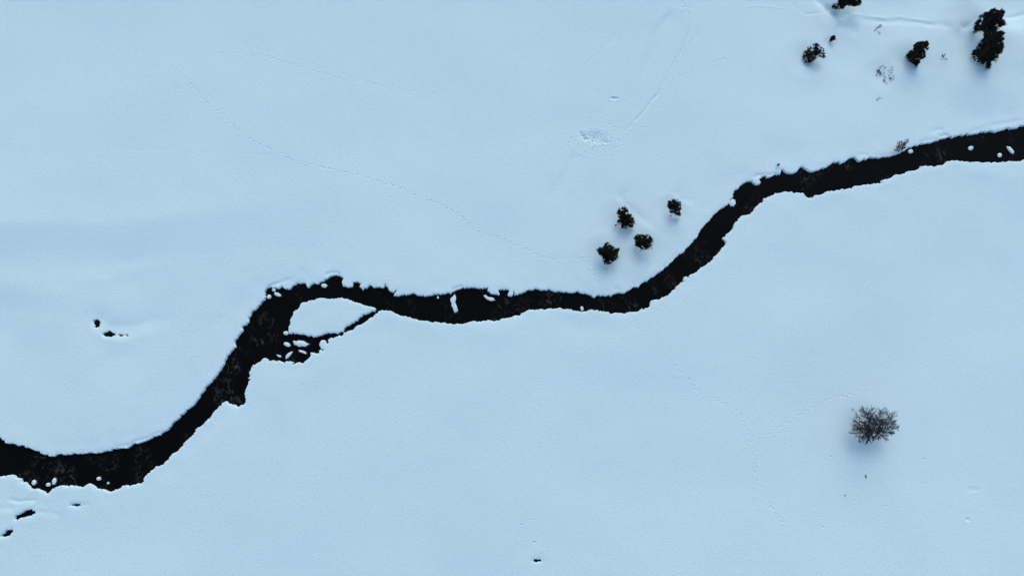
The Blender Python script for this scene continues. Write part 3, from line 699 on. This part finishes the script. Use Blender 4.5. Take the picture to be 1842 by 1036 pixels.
def bare_tree(name, label, cat, base, h0, limbs, mat, r0, depth=3, seed=0, group=None, trunk_to=None, L_over=1.0, twig=1.0):
    random.seed(seed)
    bx, by, _ = P(*base); bz = ground_z(bx, by) - .2
    root = thing(name, label, cat, (bx, by, bz), group); B = Vector((bx, by, bz))
    F = Vector(P(trunk_to[0], trunk_to[1], bz + h0)) if trunk_to else B + Vector((0, 0, h0))
    tr = MB(); m1 = B.lerp(F, .35) + Vector((.03, .02, 0)); m2 = B.lerp(F, .7) + Vector((-.03, .03, 0))
    tr.tube([B - Vector((0, 0, .3)), B, m1, m2, F], [r0 * 1.5, r0 * 1.2, r0, r0 * .85, r0 * .6], 8); tr.build('trunk', mat, root, True)
    for x, y, zz, s in limbs:
        E = Vector(P(x, y, bz + zz)); st0 = B.lerp(F, s)
        mb = MB(); d = E - st0; L = d.length; k1 = st0.lerp(E, .3) + Vector((0, 0, L * .10)); k2 = st0.lerp(E, .65) + Vector((random.uniform(-.1, .1), random.uniform(-.1, .1), L * .08))
        r = r0 * .42
        mb.tube([st0, k1, k2, E], [r, r * .75, r * .5, r * .2], 6)
        pts = [st0, k1, k2, E]
        for c in range(int(14 * twig)):
            t = .22 + .78 * (c + random.random()) / (14 * twig); t = min(.99, t); i = min(2, int(t * 3)); q = pts[i].lerp(pts[i + 1], t * 3 - i)
            dd = (pts[i + 1] - pts[i]).normalized(); ang = Vector((random.gauss(0, 1), random.gauss(0, 1), random.gauss(0, .7))); ang -= ang.dot(dd) * dd
            ang.normalize(); nd = (dd + ang * random.uniform(.4, .85)).normalized()
            grow(mb, q, nd, L * random.uniform(.24, .40) * (1.15 - .5 * t) * L_over, r * .35, depth - 1)
        mb.build('limb', mat, root)
    return root
V1 = lambda x, y: tV([(590 + (x - 590) * .95, 530 + (y - 530) * .95)])[0]
bare_tree('bare_tree', 'bare leafless tree with a round spreading crown, right one of the entwined pair', 'bare tree', V1(625,640), 1.6,
    [(*V1(a, b), zz, s) for a, b, zz, s in ((700,300,6.0,.8),(640,330,5.2,.7),(800,360,5.6,.9),(860,400,5.2,.7),(880,500,5.0,.8),(915,560,4.4,.6),(860,640,3.6,.7),(750,720,3.0,.5),(640,700,2.6,.5),(560,400,5.4,.8),(570,690,2.6,.6),(740,470,6.6,1.),(620,480,6.2,.9),(560,540,5.0,.7),(590,600,4.2,.5),(520,470,5.6,.9),(700,620,4.5,.8))],
    M_BARK, .20, 3, 21, 'entwined pair of bare trees', trunk_to=V1(650,595))
bare_tree('bare_tree', 'bare leafless tree with a darker tangled crown, left one of the entwined pair', 'bare tree', V1(560,650), 2.2,
    [(*V1(a, b), zz, s) for a, b, zz, s in ((385,300,5.6,1.),(455,290,5.8,1.),(530,300,5.6,1.),(290,490,4.2,.9),(270,560,3.8,.8),(340,440,5.0,1.),(285,640,3.0,.7),(350,720,2.6,.6),(430,750,2.5,.6),(490,760,2.5,.5),(550,720,2.5,.4),(480,500,5.2,.9),(400,600,4.4,.8),(520,600,4.8,.7),(430,520,5.2,1.),(360,590,4.0,.9),(470,660,3.6,.7))],
    M_BARK, .22, 3, 22, 'entwined pair of bare trees', trunk_to=V1(500,510))
bare_tree('bare_sapling', 'thin bare sapling leaning out at the upper left of the entwined bare trees', 'sapling', V1(335,400), .4,
    [(*V1(250,270), 1.6, .8), (*V1(290,330), 1.3, .6)], M_BARK, .07, 2, 23, trunk_to=V1(325,385), twig=.6)
bare_tree('bare_shrub', 'grey leafless shrub leaning over the upper bank of the river', 'shrub', tG([(1190,318)])[0], .3,
    [(*tG([(a, b)])[0], zz, .8) for a, b, zz in ((1255,235,2.4),(1235,255,2.2),(1215,245,2.2),(1190,250,2.0),(1180,280,1.6),(1165,300,1.1),(1240,285,1.5))],
    M_SHRUB, .08, 3, 24, twig=1.3, L_over=.9)
def stick(name, label, cat, lines, mat=M_PBARK, r=.05):
    x, y, _ = P(*lines[0][0]); bz = ground_z(x, y); root = thing(name, label, cat, (x, y, bz)); mb = None
    for k, l in enumerate(lines):
        mb = MB(); pts = []
        for a, b in l:
            q = Vector(P(a, b, 0)); q.z = ground_z(q.x, q.y) + .1 + .05 * k; pts.append(q)
        mb.tube(pts, [r * (1 - .15 * i) for i in range(len(pts))], 5)
        mb.build('main_stem' if k == 0 else 'twig', mat, root)
stick('fallen_branch', 'thin forked dead branch lying in the snow below the trough', 'branch', [tU([(82,215),(100,198),(120,175),(135,155),(150,138)]), tU([(120,175),(140,170),(155,162)]), tU([(135,155),(150,158),(165,156)]), tU([(118,232),(135,245),(150,248)]), tU([(100,198),(105,180)])], M_SHRUB, .07)
stick('dead_twig', 'small crooked twig on the snow below the half buried shrub', 'twig', [tU([(95,978),(115,968),(125,955),(135,942)]), tU([(125,955),(142,958),(157,955)]), tU([(115,968),(112,980)])], M_SHRUB, .045)
stick('dead_twig', 'tiny dark twig alone on the snow below the entwined bare trees', 'twig', [[(1556.5,853),(1557,856.5),(1558.5,859)], [(1557,856.5),(1555.5,858)]], M_PBARK, .08)
stick('dead_twig', 'tiny twig tip in the snow, lower left of the bare trees', 'twig', [[(1519.5,891.5),(1521,889)], [(1520,890.5),(1518.8,889.5)]], M_PBARK, .05)
for me_ in bpy.data.meshes: me_.update()
print('total polys', sum(len(m.polygons) for m in bpy.data.meshes))
